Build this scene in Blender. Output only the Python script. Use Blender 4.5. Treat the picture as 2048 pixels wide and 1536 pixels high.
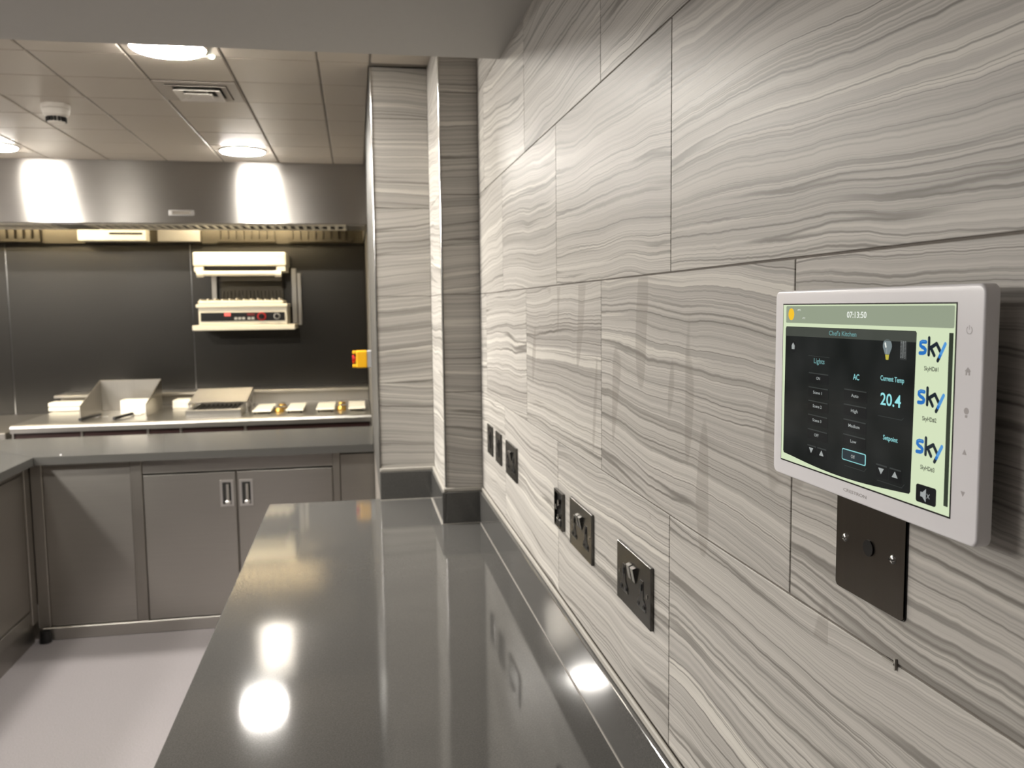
import bpy, bmesh, math, random
from mathutils import Vector, Matrix
random.seed(7)
S = bpy.context.scene
COL = S.collection
for o in list(bpy.data.objects):
    bpy.data.objects.remove(o)

# ------------------------------------------------------------------ camera, light, exposure
cam_d = bpy.data.cameras.new('camera')
cam = bpy.data.objects.new('camera', cam_d); COL.objects.link(cam); S.camera = cam
cam_d.sensor_width = 36; cam_d.sensor_fit = 'HORIZONTAL'
cam_d.lens = 1707.9 / 2048 * 36
cam_d.clip_start = .02
RX, RY, RZ = -.0906576648, .0119725023, -.179205663
M = Matrix.Rotation(RZ, 3, 'Z') @ Matrix.Rotation(RX, 3, 'X') @ Matrix.Rotation(RY, 3, 'Y')
r_, f_, u_ = M.col[0], M.col[1], M.col[2]
cam.matrix_world = Matrix(((r_[0], u_[0], -f_[0], -.3783), (r_[1], u_[1], -f_[1], 0), (r_[2], u_[2], -f_[2], 1.5744), (0, 0, 0, 1)))
cam_d.dof.use_dof = True; cam_d.dof.focus_distance = .72; cam_d.dof.aperture_fstop = 13.5

w = bpy.data.worlds.new('world'); S.world = w; w.use_nodes = True
w.node_tree.nodes['Background'].inputs[0].default_value = (1, .95, .88, 1)
w.node_tree.nodes['Background'].inputs[1].default_value = 0.0
S.view_settings.view_transform = 'Standard'; S.view_settings.look = 'None'
S.view_settings.gamma = 1; S.view_settings.use_curve_mapping = False
S.view_settings.exposure = 0.0
LAMP = 285.0              # radiance of the round ceiling lamps
LAMP_FILL = 640.0         # radiance of the unseen fill lamps added in the low soffit
HOOD_LAMP = 150.0         # radiance of the tubes inside the extractor hood

# ------------------------------------------------------------------ node helpers
def srgb(r, g, b):
    f = lambda c: (c/255/12.92) if c/255 <= .04045 else ((c/255+.055)/1.055)**2.4
    return (f(r), f(g), f(b), 1)
class NT:
    def __init__(s, name):
        s.m = bpy.data.materials.new(name); s.m.use_nodes = True
        s.t = s.m.node_tree; s.b = s.t.nodes['Principled BSDF']
    def n(s, typ, **k):
        x = s.t.nodes.new(typ)
        for a, v in k.items(): setattr(x, a, v)
        return x
    def l(s, a, b): s.t.links.new(a, b)
    def val(s, sock, v):
        if hasattr(v, 'is_linked') or isinstance(v, bpy.types.NodeSocket): s.l(v, sock)
        else: sock.default_value = v
    def math(s, op, a, b=0.0, c=None):
        x = s.n('ShaderNodeMath', operation=op); s.val(x.inputs[0], a); s.val(x.inputs[1], b)
        if c is not None: s.val(x.inputs[2], c)
        return x.outputs[0]
    def xyz(s, x, y, z):
        c = s.n('ShaderNodeCombineXYZ'); s.val(c.inputs[0], x); s.val(c.inputs[1], y); s.val(c.inputs[2], z); return c.outputs[0]
    def noise(s, vec, scale=1.0, detail=2.0, rough=.5):
        x = s.n('ShaderNodeTexNoise'); s.l(vec, x.inputs['Vector']); x.inputs['Scale'].default_value = scale
        x.inputs['Detail'].default_value = detail; x.inputs['Roughness'].default_value = rough; return x.outputs['Fac']
    def ramp(s, fac, stops, interp='LINEAR'):
        x = s.n('ShaderNodeValToRGB'); s.l(fac, x.inputs[0]); e = x.color_ramp.elements; x.color_ramp.interpolation = interp
        e[0].position, e[0].color = stops[0][0], stops[0][1]; e[1].position, e[1].color = stops[-1][0], stops[-1][1]
        for p, c in stops[1:-1]:
            q = e.new(p); q.color = c
        return x.outputs[0]
    def mix(s, fac, a, b, blend='MIX'):
        x = s.n('ShaderNodeMix', data_type='RGBA', blend_type=blend); s.val(x.inputs[0], fac); s.val(x.inputs[6], a); s.val(x.inputs[7], b); return x.outputs[2]
    def bump(s, h, strength=.1, dist=.001):
        x = s.n('ShaderNodeBump'); s.l(h, x.inputs['Height']); x.inputs['Strength'].default_value = strength
        x.inputs['Distance'].default_value = dist; s.l(x.outputs[0], s.b.inputs['Normal'])
    def set(s, **k):
        for a, v in k.items(): s.val(s.b.inputs[a.replace('_', ' ')], v)
        return s
g = lambda v: (v, v, v, 1)

def plain(name, col, rough=.5, metal=0.0, spec=.5, speck=.06, scale=60):
    t = NT(name); co = t.n('ShaderNodeTexCoord').outputs['Object']
    nz = t.noise(co, scale, 3)
    f = t.math('MULTIPLY_ADD', nz, speck*2, 1-speck)
    c = t.n('ShaderNodeMix', data_type='RGBA', blend_type='MULTIPLY'); c.inputs[0].default_value = 1
    c.inputs[6].default_value = col; t.l(t.xyz(f, f, f), c.inputs[7])
    t.set(Base_Color=c.outputs[2], Roughness=rough, Metallic=metal); t.b.inputs['Specular IOR Level'].default_value = spec
    return t.m
def steel(name, col=(.56, .535, .50, 1), rough=.3, aniso=0.0, grain='X', tangent=(0, 0, 1), var=.12):
    t = NT(name); sp = t.n('ShaderNodeSeparateXYZ'); t.l(t.n('ShaderNodeTexCoord').outputs['Object'], sp.inputs[0])
    k = {'X': (3, 120, 260), 'Y': (120, 3, 260), 'Z': (200, 200, 3)}[grain]
    v = t.xyz(*[t.math('MULTIPLY', sp.outputs[i], k[i]) for i in range(3)])
    nz = t.noise(v, 1, 2)
    cl = t.noise(t.n('ShaderNodeTexCoord').outputs['Object'], 2.2, 2)
    f = t.math('MULTIPLY_ADD', nz, var, 1-var/2)
    c = t.mix(1.0, col, t.xyz(f, f, f), 'MULTIPLY')
    ro = t.math('MULTIPLY_ADD', cl, .04, rough-.02)
    t.set(Base_Color=c, Roughness=ro, Metallic=1.0)
    if aniso:
        t.b.inputs['Anisotropic'].default_value = aniso
        t.l(t.xyz(*tangent), t.b.inputs['Tangent'])
    return t.m
def glow(name, col, strength, base=.02, rough=.12):
    t = NT(name); t.set(Base_Color=(col[0]*base, col[1]*base, col[2]*base, 1), Roughness=rough)
    nz = t.noise(t.n('ShaderNodeTexCoord').outputs['Object'], 30, 1)
    t.val(t.b.inputs['Emission Color'], t.mix(t.math('MULTIPLY', nz, .05), col, g(.5)))
    t.b.inputs['Emission Strength'].default_value = strength
    t.b.inputs['Specular IOR Level'].default_value = .14
    return t.m

# ------------------------------------------------------------------ materials
def tile_material():
    t = NT('veined_stone_tile')
    sp = t.n('ShaderNodeSeparateXYZ'); t.l(t.n('ShaderNodeTexCoord').outputs['Object'], sp.inputs[0])
    rnd = t.n('ShaderNodeObjectInfo').outputs['Random']
    y, z = sp.outputs[1], sp.outputs[2]
    o1 = t.math('MULTIPLY', rnd, 53.7); o2 = t.math('MULTIPLY', rnd, 91.3)
    slope = t.math('MULTIPLY_ADD', t.math('FRACT', t.math('MULTIPLY', rnd, 17.77)), .16, -.08)
    warp = t.noise(t.xyz(t.math('MULTIPLY', y, 2.6), t.math('MULTIPLY', z, 3.4), o1), 1, 1.5)
    warp2 = t.noise(t.xyz(t.math('MULTIPLY', y, 14), t.math('MULTIPLY', z, 16), o2), 1, 2)
    warp3 = t.noise(t.xyz(t.math('MULTIPLY', y, 60), t.math('MULTIPLY', z, 30), o1), 1, 2)
    s = t.math('ADD', z, t.math('MULTIPLY', y, slope))
    s = t.math('ADD', s, t.math('MULTIPLY', warp, .06))
    s = t.math('ADD', s, t.math('MULTIPLY', warp2, .006))
    s = t.math('ADD', s, t.math('MULTIPLY', warp3, .0022))
    ys = t.math('MULTIPLY', y, .4)
    def layer(f, off, det=1.0):
        return t.noise(t.xyz(t.math('ADD', ys, off), t.math('MULTIPLY_ADD', s, f, off), o2), 1, det)
    broad = layer(9, 3.1); mid = layer(46, 7.7, 2); fine = layer(190, 1.3, 2); ultra = layer(560, 5.9, 2)
    band = layer(26, 21.0); band2 = layer(64, 33.0); line = layer(30, 40.0); line2 = layer(70, 60.0, 2); line3 = layer(120, 80.0, 1)
    c = t.ramp(broad, [(.3, srgb(178, 174, 168)), (.5, srgb(189, 185, 179)), (.7, srgb(199, 195, 188))])
    c = t.mix(1.0, c, t.ramp(mid, [(.3, g(.86)), (.5, g(1.0)), (.75, g(1.05))]), 'MULTIPLY')
    c = t.mix(1.0, c, t.ramp(fine, [(.3, g(.80)), (.5, g(1.0)), (.72, g(1.08))]), 'MULTIPLY')
    c = t.mix(1.0, c, t.ramp(ultra, [(.32, g(.78)), (.5, g(1.0)), (.7, g(1.08))]), 'MULTIPLY')
    b = t.ramp(band, [(.63, g(0)), (.642, g(1)), (.69, g(.85)), (.70, g(.1)), (1, g(0))])
    b2 = t.ramp(band2, [(.62, g(0)), (.65, g(1)), (1, g(1))])
    c = t.mix(t.math('MULTIPLY', b, .70), c, srgb(220, 216, 207))
    c = t.mix(t.math('MULTIPLY', b2, .34), c, srgb(215, 211, 203))
    def thin(n, lv, w_, k, col):
        d = t.ramp(t.math('ABSOLUTE', t.math('SUBTRACT', n, lv)), [(.0, g(1)), (w_*.4, g(.8)), (w_, g(0))])
        return t.mix(t.math('MULTIPLY', d, k), c, col)
    c = thin(line, .47, .016, .70, srgb(96, 92, 86))
    c = thin(line2, .57, .018, .52, srgb(106, 102, 96))
    c = thin(line3, .40, .02, .30, srgb(112, 107, 100))
    # darker patches with sharp outlines, limited to part of the right wall
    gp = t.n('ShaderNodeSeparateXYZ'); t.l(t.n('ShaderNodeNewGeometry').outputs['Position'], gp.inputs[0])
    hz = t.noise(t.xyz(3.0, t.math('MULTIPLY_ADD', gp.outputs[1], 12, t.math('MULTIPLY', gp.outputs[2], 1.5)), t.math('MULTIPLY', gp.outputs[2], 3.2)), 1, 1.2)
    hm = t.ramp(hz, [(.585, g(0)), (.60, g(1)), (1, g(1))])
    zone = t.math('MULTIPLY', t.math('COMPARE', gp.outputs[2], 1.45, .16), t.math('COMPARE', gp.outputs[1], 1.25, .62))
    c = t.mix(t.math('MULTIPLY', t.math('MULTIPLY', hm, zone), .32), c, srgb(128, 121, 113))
    t.set(Base_Color=c, Roughness=t.math('MULTIPLY_ADD', fine, .10, .36))
    t.b.inputs['Specular IOR Level'].default_value = .22
    t.bump(mid, .05, .0006)
    return t.m
def quartz():
    t = NT('dark_grey_quartz'); co = t.n('ShaderNodeTexCoord').outputs['Object']
    n1 = t.noise(co, 420, 2); n2 = t.noise(co, 9, 3)
    c = t.ramp(n1, [(.3, srgb(80, 79, 77)), (.55, srgb(88, 87, 85)), (.75, srgb(97, 96, 93))])
    c = t.mix(t.math('MULTIPLY', n2, .25), c, srgb(84, 83, 81))
    t.set(Base_Color=c, Roughness=t.math('MULTIPLY_ADD', n2, .01, .066)); t.b.inputs['Specular IOR Level'].default_value = .5
    return t.m
def floor_mat():
    t = NT('speckled_vinyl'); co = t.n('ShaderNodeTexCoord').outputs['Object']
    n1 = t.noise(co, 260, 2); n2 = t.noise(co, 3, 3)
    c = t.ramp(n1, [(.3, srgb(112, 108, 110)), (.5, srgb(128, 123, 125)), (.7, srgb(142, 137, 138))])
    c = t.mix(t.math('MULTIPLY', n2, .2), c, srgb(118, 113, 113))
    t.set(Base_Color=c, Roughness=.55); t.bump(n1, .1, .0008)
    return t.m
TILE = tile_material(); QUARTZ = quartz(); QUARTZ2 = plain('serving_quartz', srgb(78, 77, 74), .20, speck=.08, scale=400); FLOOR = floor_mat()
GROUT = plain('grey_grout', srgb(112, 106, 99), .9)
SEAL = plain('pale_sealant', srgb(168, 164, 156), .5)
PAINT = plain('ceiling_paint', srgb(206, 199, 190), .75, speck=.02)
SOFFIT = plain('soffit_paint', srgb(176, 174, 170), .7, speck=.02)
CEILT = plain('white_metal_ceiling_tile', srgb(182, 173, 160), .42, speck=.015)
GRID = plain('ceiling_gap', srgb(120, 114, 106), .8)
WALLP = plain('grey_wall_paint', srgb(88, 85, 80), .8)
HOODM = steel('brushed_hood_steel', (.42, .40, .37, 1), .36, .98, 'X', (0, 0, 1))
CAB = steel('cabinet_steel', (.41, .39, .355, 1), .32, .6, 'X', (0, 0, 1))
CABF = steel('cabinet_frame_steel', (.35, .33, .298, 1), .38, 0, 'Z')
RANGE = steel('range_steel', (.55, .53, .49, 1), .30, 0, 'X')
WALLST = steel('splashback_steel', (.055, .052, .047, 1), .30, 0, 'X', (0, 0, 1))
CHROME = steel('chrome', (.60, .59, .575, 1), .15, 0, 'Z', var=.03)
BRIGHT = steel('bright_pull_steel', (.82, .80, .77, 1), .32, 0, 'Z', var=.04)
HOODIN = steel('hood_inner_steel', (.075, .066, .05, 1), .30, 0, 'X')
SALA = plain('salamander_steel', srgb(232, 226, 210), .34, .15, speck=.03)
BLACKN = steel('black_nickel', (.10, .097, .092, 1), .20, 0, 'Z', var=.05)
DARKST = steel('dark_brushed_plate', (.13, .115, .10, 1), .30, .4, 'Z', (0, 1, 0), var=.12)
WHITEP = plain('white_plastic', srgb(243, 241, 244), .25, speck=.01)
WHITEP2 = plain('white_detector_plastic', srgb(224, 218, 208), .45, speck=.01)
BLACKP = plain('black_plastic', srgb(16, 16, 17), .3)
GREYP = plain('grey_print', srgb(176, 171, 172), .4)
YELLOW = plain('yellow_plastic', srgb(240, 178, 16), .4)
RED = plain('red_plastic', srgb(170, 24, 18), .4)
GREYPL = plain('grey_plastic', srgb(160, 160, 160), .5)
MAROON = plain('dark_maroon_panel', srgb(44, 18, 14), .4)
CAST = plain('cast_iron', srgb(38, 35, 31), .6)
BRASS = plain('brass', srgb(205, 165, 85), .3, 1.0)
VENTG = plain('vent_grey', srgb(168, 160, 149), .5)
DARK = plain('dark_void', srgb(22, 20, 17), .8)
LAMPM = glow('lamp_diffuser', (1, .955, .88, 1), LAMP, .8)
FILLM = glow('soffit_fill_lamp', (1, .96, .91, 1), LAMP_FILL, .8)
TUBEM = glow('hood_tube', (1, .84, .56, 1), HOOD_LAMP, .8)
LEDM = glow('indicator_led', (.85, 1, .8, 1), 4)
REDLED = glow('red_display', (1, .16, .12, 1), 1.6)
def scr(name, r, g_, b, k=1.0): return glow(name, srgb(r, g_, b), k, .01, .10)
SC_BG = scr('screen_pale_green', 212, 226, 190); SC_HDR = scr('screen_header', 148, 158, 136)
SC_BLK = scr('screen_black', 15, 19, 17); SC_TITLE = scr('screen_title_bar', 66, 70, 63); SC_BTN = scr('screen_button', 9, 11, 11)
SC_EDGE = scr('screen_button_edge', 52, 56, 54); SC_CYAN = scr('screen_cyan', 140, 208, 210); SC_DIM = scr('screen_dim_cyan', 104, 150, 150)
SC_WHT = scr('screen_white', 236, 240, 232); SC_GRY = scr('screen_grey', 160, 165, 163); SC_SUN = scr('screen_sun', 246, 196, 40)
SC_BLUE = scr('screen_blue', 34, 112, 190); SC_LBLUE = scr('screen_light_blue', 78, 150, 215); SC_NAVY = scr('screen_navy', 8, 26, 38); SC_DGRN = scr('screen_scroll_bar', 44, 52, 40)
SC_TXT = scr('screen_dark_text', 40, 44, 34); SC_GOLD = scr('screen_gold', 190, 180, 70); SC_SEL = scr('screen_selected', 34, 46, 52)

# ------------------------------------------------------------------ mesh helpers
ORG = {}
def tag(o, label=None, cat=None, group=None, kind=None):
    if label: o['label'] = label
    if cat: o['category'] = cat
    if group: o['group'] = group
    if kind: o['kind'] = kind
    return o
def thing(name, label, cat, loc, group=None):
    o = bpy.data.objects.new(name, None); COL.objects.link(o); o.location = loc; o.empty_display_size = .05
    ORG[o] = Vector(loc); return tag(o, label, cat, group)
class MB:
    def __init__(s): s.bm = bmesh.new()
    def box(s, x0, x1, y0, y1, z0, z1, bev=0.0, seg=1):
        a = bmesh.new(); bmesh.ops.create_cube(a, size=1)
        for v in a.verts:
            v.co = Vector(((x0+x1)/2+v.co.x*(x1-x0), (y0+y1)/2+v.co.y*(y1-y0), (z0+z1)/2+v.co.z*(z1-z0)))
        if bev: bmesh.ops.bevel(a, geom=list(a.edges), offset=bev, segments=seg, affect='EDGES', profile=.5)
        return s.add(a)
    def add(s, a):
        me = bpy.data.meshes.new('t'); a.to_mesh(me); a.free(); s.bm.from_mesh(me); bpy.data.meshes.remove(me); return s
    def cyl(s, p, q, r, r2=None, n=20, cap=True):
        p, q = Vector(p), Vector(q); d = q-p; a = bmesh.new()
        bmesh.ops.create_cone(a, cap_ends=cap, segments=n, radius1=r, radius2=r if r2 is None else r2, depth=d.length)
        rot = Vector((0, 0, 1)).rotation_difference(d.normalized()).to_matrix().to_4x4()
        bmesh.ops.transform(a, matrix=Matrix.Translation((p+q)/2) @ rot, verts=a.verts); return s.add(a)
    def sphere(s, c, r, sx=1, sy=1, sz=1, n=12):
        a = bmesh.new(); bmesh.ops.create_uvsphere(a, u_segments=n, v_segments=max(6, n//2), radius=r)
        bmesh.ops.transform(a, matrix=Matrix.Translation(c) @ Matrix.Diagonal((sx, sy, sz, 1)), verts=a.verts); return s.add(a)
    def prism(s, pts, axis, a0, a1):
        f = {'x': lambda u, v, w: (w, u, v), 'y': lambda u, v, w: (u, w, v), 'z': lambda u, v, w: (u, v, w)}[axis]
        lo = [s.bm.verts.new(f(u, v, a0)) for u, v in pts]; hi = [s.bm.verts.new(f(u, v, a1)) for u, v in pts]
        n = len(pts); s.bm.faces.new(lo[::-1]); s.bm.faces.new(hi)
        for i in range(n): s.bm.faces.new((lo[i], lo[(i+1) % n], hi[(i+1) % n], hi[i]))
        return s
    def lathe(s, prof, c, n=28):
        rings = []
        for r, z in prof:
            rings.append([s.bm.verts.new((c[0]+r*math.cos(2*math.pi*k/n), c[1]+r*math.sin(2*math.pi*k/n), c[2]+z)) for k in range(n)] if r > 1e-6 else [s.bm.verts.new((c[0], c[1], c[2]+z))])
        for A, B in zip(rings, rings[1:]):
            for k in range(n):
                a, b = A[k % len(A)], A[(k+1) % len(A)]; c2, d = B[(k+1) % len(B)], B[k % len(B)]
                f = [v for i, v in enumerate((a, b, c2, d)) if v not in (a, b, c2, d)[:i]]
                if len(f) > 2: s.bm.faces.new(f)
        return s
    def hull(s, pts):
        a = bmesh.new()
        for p in pts: a.verts.new(p)
        bmesh.ops.convex_hull(a, input=a.verts); return s.add(a)
    def build(s, name, mat, parent=None, smooth=False, label=None):
        org = ORG.get(parent, Vector((0, 0, 0)))
        bmesh.ops.recalc_face_normals(s.bm, faces=s.bm.faces)
        for v in s.bm.verts: v.co -= org
        me = bpy.data.meshes.new(name); s.bm.to_mesh(me); s.bm.free()
        o = bpy.data.objects.new(name, me); COL.objects.link(o)
        for m in (mat if isinstance(mat, (list, tuple)) else [mat]): me.materials.append(m)
        if parent is not None: o.parent = parent
        ORG[o] = org
        if smooth:
            for p in me.polygons: p.use_smooth = True
            try: me.set_sharp_from_angle(angle=math.radians(35))
            except Exception: pass
        if label: o['label'] = label
        return o
def copy_tree(o, parent=None):
    c = o.copy(); COL.objects.link(c); c.parent = parent; ORG[c] = ORG.get(o)
    for ch in [x for x in bpy.data.objects if x.parent == o]: copy_tree(ch, c)
    return c
def struct(o, label, cat): return tag(o, label, cat, kind='structure')

# ------------------------------------------------------------------ room shell
CZ, SZ = 2.385, 2.204
X0, Y0, Y1 = -6.2, -2.6, 6.36
fl = struct(MB().box(X0-.1, .15, Y0-.1, Y1+.1, -.06, 0).build('floor', FLOOR), 'pale grey speckled vinyl floor of the kitchen', 'floor')
struct(MB().box(X0-.12, X0, Y0, Y1, 0, CZ+.1).build('wall_left', WALLP), 'plain grey wall far beyond the left counter', 'wall')
struct(MB().box(X0, .15, Y0-.12, Y0, 0, CZ+.1).build('wall_near', WALLP), 'plain grey wall behind the camera', 'wall')
ceil = struct(MB().box(X0, .15, 2.1, Y1, CZ+.004, CZ+.08).build('ceiling', GRID), 'main ceiling of square white metal tiles', 'ceiling')
soff = struct(MB().box(X0, .0, Y0, 2.216, SZ, CZ+.06).build('ceiling_soffit', SOFFIT), 'plain lowered ceiling over the foreground worktop', 'ceiling')

# ceiling tiles
meshes = {}
def flat_tile(w_, d_):
    k = (round(w_, 3), round(d_, 3))
    if k in meshes: return meshes[k]
    b = MB(); gapx = .0022; hx, hy = w_/2-gapx, d_/2-gapx; c = .004
    top = [(-hx, -hy), (hx, -hy), (hx, hy), (-hx, hy)]; bot = [(-hx+c, -hy+c), (hx-c, -hy+c), (hx-c, hy-c), (-hx+c, hy-c)]
    V = [b.bm.verts.new((x, y, .006)) for x, y in top]; L = [b.bm.verts.new((x, y, 0)) for x, y in bot]
    b.bm.faces.new(L)
    for i in range(4): b.bm.faces.new((V[i], V[(i+1) % 4], L[(i+1) % 4], L[i]))
    bmesh.ops.recalc_face_normals(b.bm, faces=b.bm.faces)
    for f in b.bm.faces:
        if f.normal.z > 0: f.normal_flip()
    me = bpy.data.meshes.new('ceiling_tile'); b.bm.to_mesh(me); b.bm.free(); me.materials.append(CEILT); meshes[k] = me; return me
xs = [.0, -.31, -.48] + [-.48-.2955*k for k in range(1, 8)] + [-3.2, -4.4, -6.2]
ys = [2.216, 2.348, 2.654, 2.96, 3.262, 3.568, 3.866, 4.18, 4.488, 4.79, 5.0]
for i in range(len(xs)-1):
    for j in range(len(ys)-1):
        xa, xb, ya, yb = xs[i+1], xs[i], ys[j], ys[j+1]
        if i == 0 and ya > 2.7: continue
        me = flat_tile(xb-xa, yb-ya)
        o = bpy.data.objects.new('ceiling_tile', me); COL.objects.link(o); o.parent = ceil
        o.location = ((xa+xb)/2, (ya+yb)/2, CZ); o.rotation_euler = (math.radians(random.uniform(-.45, .1)), math.radians(random.uniform(-.15, .15)), 0)

# ------------------------------------------------------------------ tiled right wall and pillars
wr = struct(MB().box(.0016, .16, Y0, Y1, 0, CZ+.08).build('wall_right', GROUT), 'long right wall of grey veined stone-look tiles', 'wall')
PILA = MB().box(-.118+.0016, .0016, 2.62+.0016, 3.02, .0, CZ).build('pillar', GROUT)
struct(PILA, 'narrow tiled pillar stepping out from the right wall', 'pillar')
PILB = MB().box(-.31+.0016, .0016, 3.0+.0016, 4.14, .0, CZ).build('pillar', GROUT)
struct(PILB, 'wide tiled pillar beside the serving counter', 'pillar')
struct(MB().box(-.30, .0016, 4.14, Y1, 0, CZ).build('wall_side', WALLP), 'narrow side wall running from the pillar to the cooking wall', 'wall')
def tile_mesh(w_, h_):
    k = ('t', round(w_, 4), round(h_, 4))
    if k in meshes: return meshes[k]
    b = MB(); gp = .0010; hy, hz = w_/2-gp, h_/2-gp; c = .0006
    bk = [(-hy, -hz), (hy, -hz), (hy, hz), (-hy, hz)]; fr = [(-hy+c, -hz+c), (hy-c, -hz+c), (hy-c, hz-c), (-hy+c, hz-c)]
    R = [[b.bm.verts.new((x, y, z)) for y, z in p] for x, p in ((.008, bk), (c, bk), (0, fr))]
    b.bm.faces.new(R[2])
    for A, B in ((0, 1), (1, 2)):
        for i in range(4): b.bm.faces.new((R[A][i], R[A][(i+1) % 4], R[B][(i+1) % 4], R[B][i]))
    bmesh.ops.recalc_face_normals(b.bm, faces=b.bm.faces)
    for f in b.bm.faces:
        if f.normal.x > .5: f.normal_flip()
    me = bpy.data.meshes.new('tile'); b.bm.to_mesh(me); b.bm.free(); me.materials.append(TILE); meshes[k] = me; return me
def put_tile(parent, loc, w_, h_, rot):
    o = bpy.data.objects.new('tile', tile_mesh(w_, h_)); COL.objects.link(o); o.parent = parent
    o.location = loc; o.rotation_euler = (0, 0, rot)
    return o
ROWS = [1.0115, 1.3125, 1.6135, 1.9145, 2.2155, CZ]
YA, TW = .99577, .602
for r in range(5):
    z0, z1 = ROWS[r], ROWS[r+1]
    ph = 0 if r in (0, 2, 4) else TW/2
    k = -3
    while True:
        a, b = YA+ph+k*TW, YA+ph+(k+1)*TW; k += 1
        if a > 2.62: break
        b = min(b, 2.62)
        if b-a < .01: continue
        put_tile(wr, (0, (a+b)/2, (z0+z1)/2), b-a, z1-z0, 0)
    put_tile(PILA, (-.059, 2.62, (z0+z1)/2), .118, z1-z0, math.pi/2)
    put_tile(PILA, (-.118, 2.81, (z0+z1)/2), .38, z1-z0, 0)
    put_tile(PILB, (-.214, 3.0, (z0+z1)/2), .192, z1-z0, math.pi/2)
    pass
MB().box(-.3105, -.306, 3.004, 4.136, .902, CZ-.001).build('side_sheet', plain('grey_side_sheet', srgb(84, 82, 78), .5), PILB)
# chrome corner trims
for i, (x, y, lb) in enumerate(((-.118, 2.62, 'chrome edge strip on the corner of the narrow pillar'), (-.31, 3.0, 'chrome edge strip on the near corner of the wide pillar'), (-.31, 4.14, 'chrome edge strip on the far corner of the wide pillar'))):
    b = MB(); R_ = .0055; sgn = 1 if i < 2 else -1
    cx, cy = x+R_-.0015, y+sgn*(R_-.0015)
    pts = [(cx+R_*math.cos(t), cy-sgn*R_*math.sin(t)) for t in [math.pi/2+math.pi/2*k/8 for k in range(9)]] + [(cx+.001, cy+sgn*.001)]
    b.prism(pts, 'z', 1.0, CZ-.001)
    struct(b.build('trim_%d' % (i+1), CHROME, smooth=True), lb, 'trim')

# ------------------------------------------------------------------ foreground worktop, upstands, base unit
WT = thing('worktop', 'long glossy dark grey quartz worktop along the tiled wall', 'worktop', (-.35, 1.5, .86))
MB().box(-.693, -.0005, -1.2, 3.02, .86, .90, .003, 2).build('slab', QUARTZ, WT)
US = [(-.0125, -.0003, -1.2, 2.608), (-.1185, -.0003, 2.6075, 2.6195), (-.1305, -.1185, 2.6075, 2.988), (-.310, -.1185, 2.9875, 2.9995)]
for x0, x1, y0, y1 in US:
    MB().box(x0, x1, y0, y1, .9003, 1.0, .0012).build('upstand', QUARTZ, WT)
b = MB(); b.box(-.006, .0, -1.2, 2.61, 1.0002, 1.0115, .002); b.box(-.118, .0, 2.612, 2.622, 1.0002, 1.0125, .002)
b.box(-.126, -.117, 2.611, 2.99, 1.0002, 1.0125, .002); b.box(-.31, -.118, 2.992, 3.002, 1.0002, 1.0125, .002)
b.box(-.0140, -.0120, -1.2, 2.606, .9002, .9012); b.box(-.134, -.130, 2.604, 2.986, .9002, .9022); b.box(-.31, -.132, 2.984, 2.988, .9002, .9022); b.box(-.13, -.014, 2.604, 2.608, .9002, .9022)
b.build('sealant', SEAL, WT, label='pale sealant line along the dark upstand')
BU = thing('base_cabinet', 'stainless base cabinet under the foreground worktop', 'cabinet', (-.35, 1.0, 0))
MB().box(-.645, -.02, -1.15, 2.60, .1, .8598).build('carcass', CAB, BU)
MB().box(-.60, -.05, -1.15, 2.58, 0, .1).build('plinth', CABF, BU)
for k in range(5):
    y = -1.14+k*.748
    d = MB().box(-.665, -.6455, y, y+.738, .12, .84, .003).build('door', CAB, BU)
    MB().box(-.672, -.6655, y+.70, y+.76, .62, .75, .002).build('handle', CHROME, d)

# ------------------------------------------------------------------ serving counter (L shaped) at the far side
SC = thing('serving_counter_worktop', 'pale-lit grey quartz counter top in an L in front of the cooking line', 'worktop', (-1.1, 4.6, .86))
b = MB(); b.prism([(-1.873, 4.265), (-.3115, 4.265), (-.3005, 4.92), (-2.53, 4.92)], 'z', .862, .90); b.build('slab', QUARTZ2, SC)
b = MB(); b.prism([(-1.8745, 4.263), (-2.5315, 4.919), (-2.5315, 1.2), (-1.8745, 1.2)], 'z', .862, .90); b.build('slab', QUARTZ2, SC)
b = MB(); b.sphere((-1.77, 4.31, .901), .0045, 1, 1, .5); tag(b.build('crumb', WHITEP), 'tiny white crumb on the serving counter near its inner corner', 'crumb')

FB = thing('counter_cabinet', 'stainless cabinet with two doors under the serving counter', 'cabinet', (-1.1, 4.6, 0))
MB().box(-1.90, -.305, 4.345, 4.88, .05, .8615).build('carcass', CAB, FB)
MB().box(-1.97, -1.9005, 4.346, 4.88, .0, .8615).build('filler', CABF, FB)
for x0, x1 in ((-1.9145, -1.862), (-1.470, -1.416), (-.514, -.478)):
    MB().box(x0, x1, 4.318, 4.346, .062, .8615, .003).build('post', CABF, FB)
MB().box(-1.862, -1.47, 4.330, 4.3455, .064, .838, .002).build('panel', CAB, FB)
MB().box(-1.862, -1.47, 4.322, 4.3455, .8385, .8615, .002).build('top_rail', CABF, FB)
MB().box(-1.416, -.514, 4.326, 4.3455, .788, .8615, .002).build('top_rail', CAB, FB)
MB().box(-.478, -.305, 4.330, 4.3455, .064, .845, .002).build('panel', CAB, FB)
MB().box(-1.90, -.305, 4.316, 4.345, .0, .0615, .003).build('bottom_rail', RANGE, FB)
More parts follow.
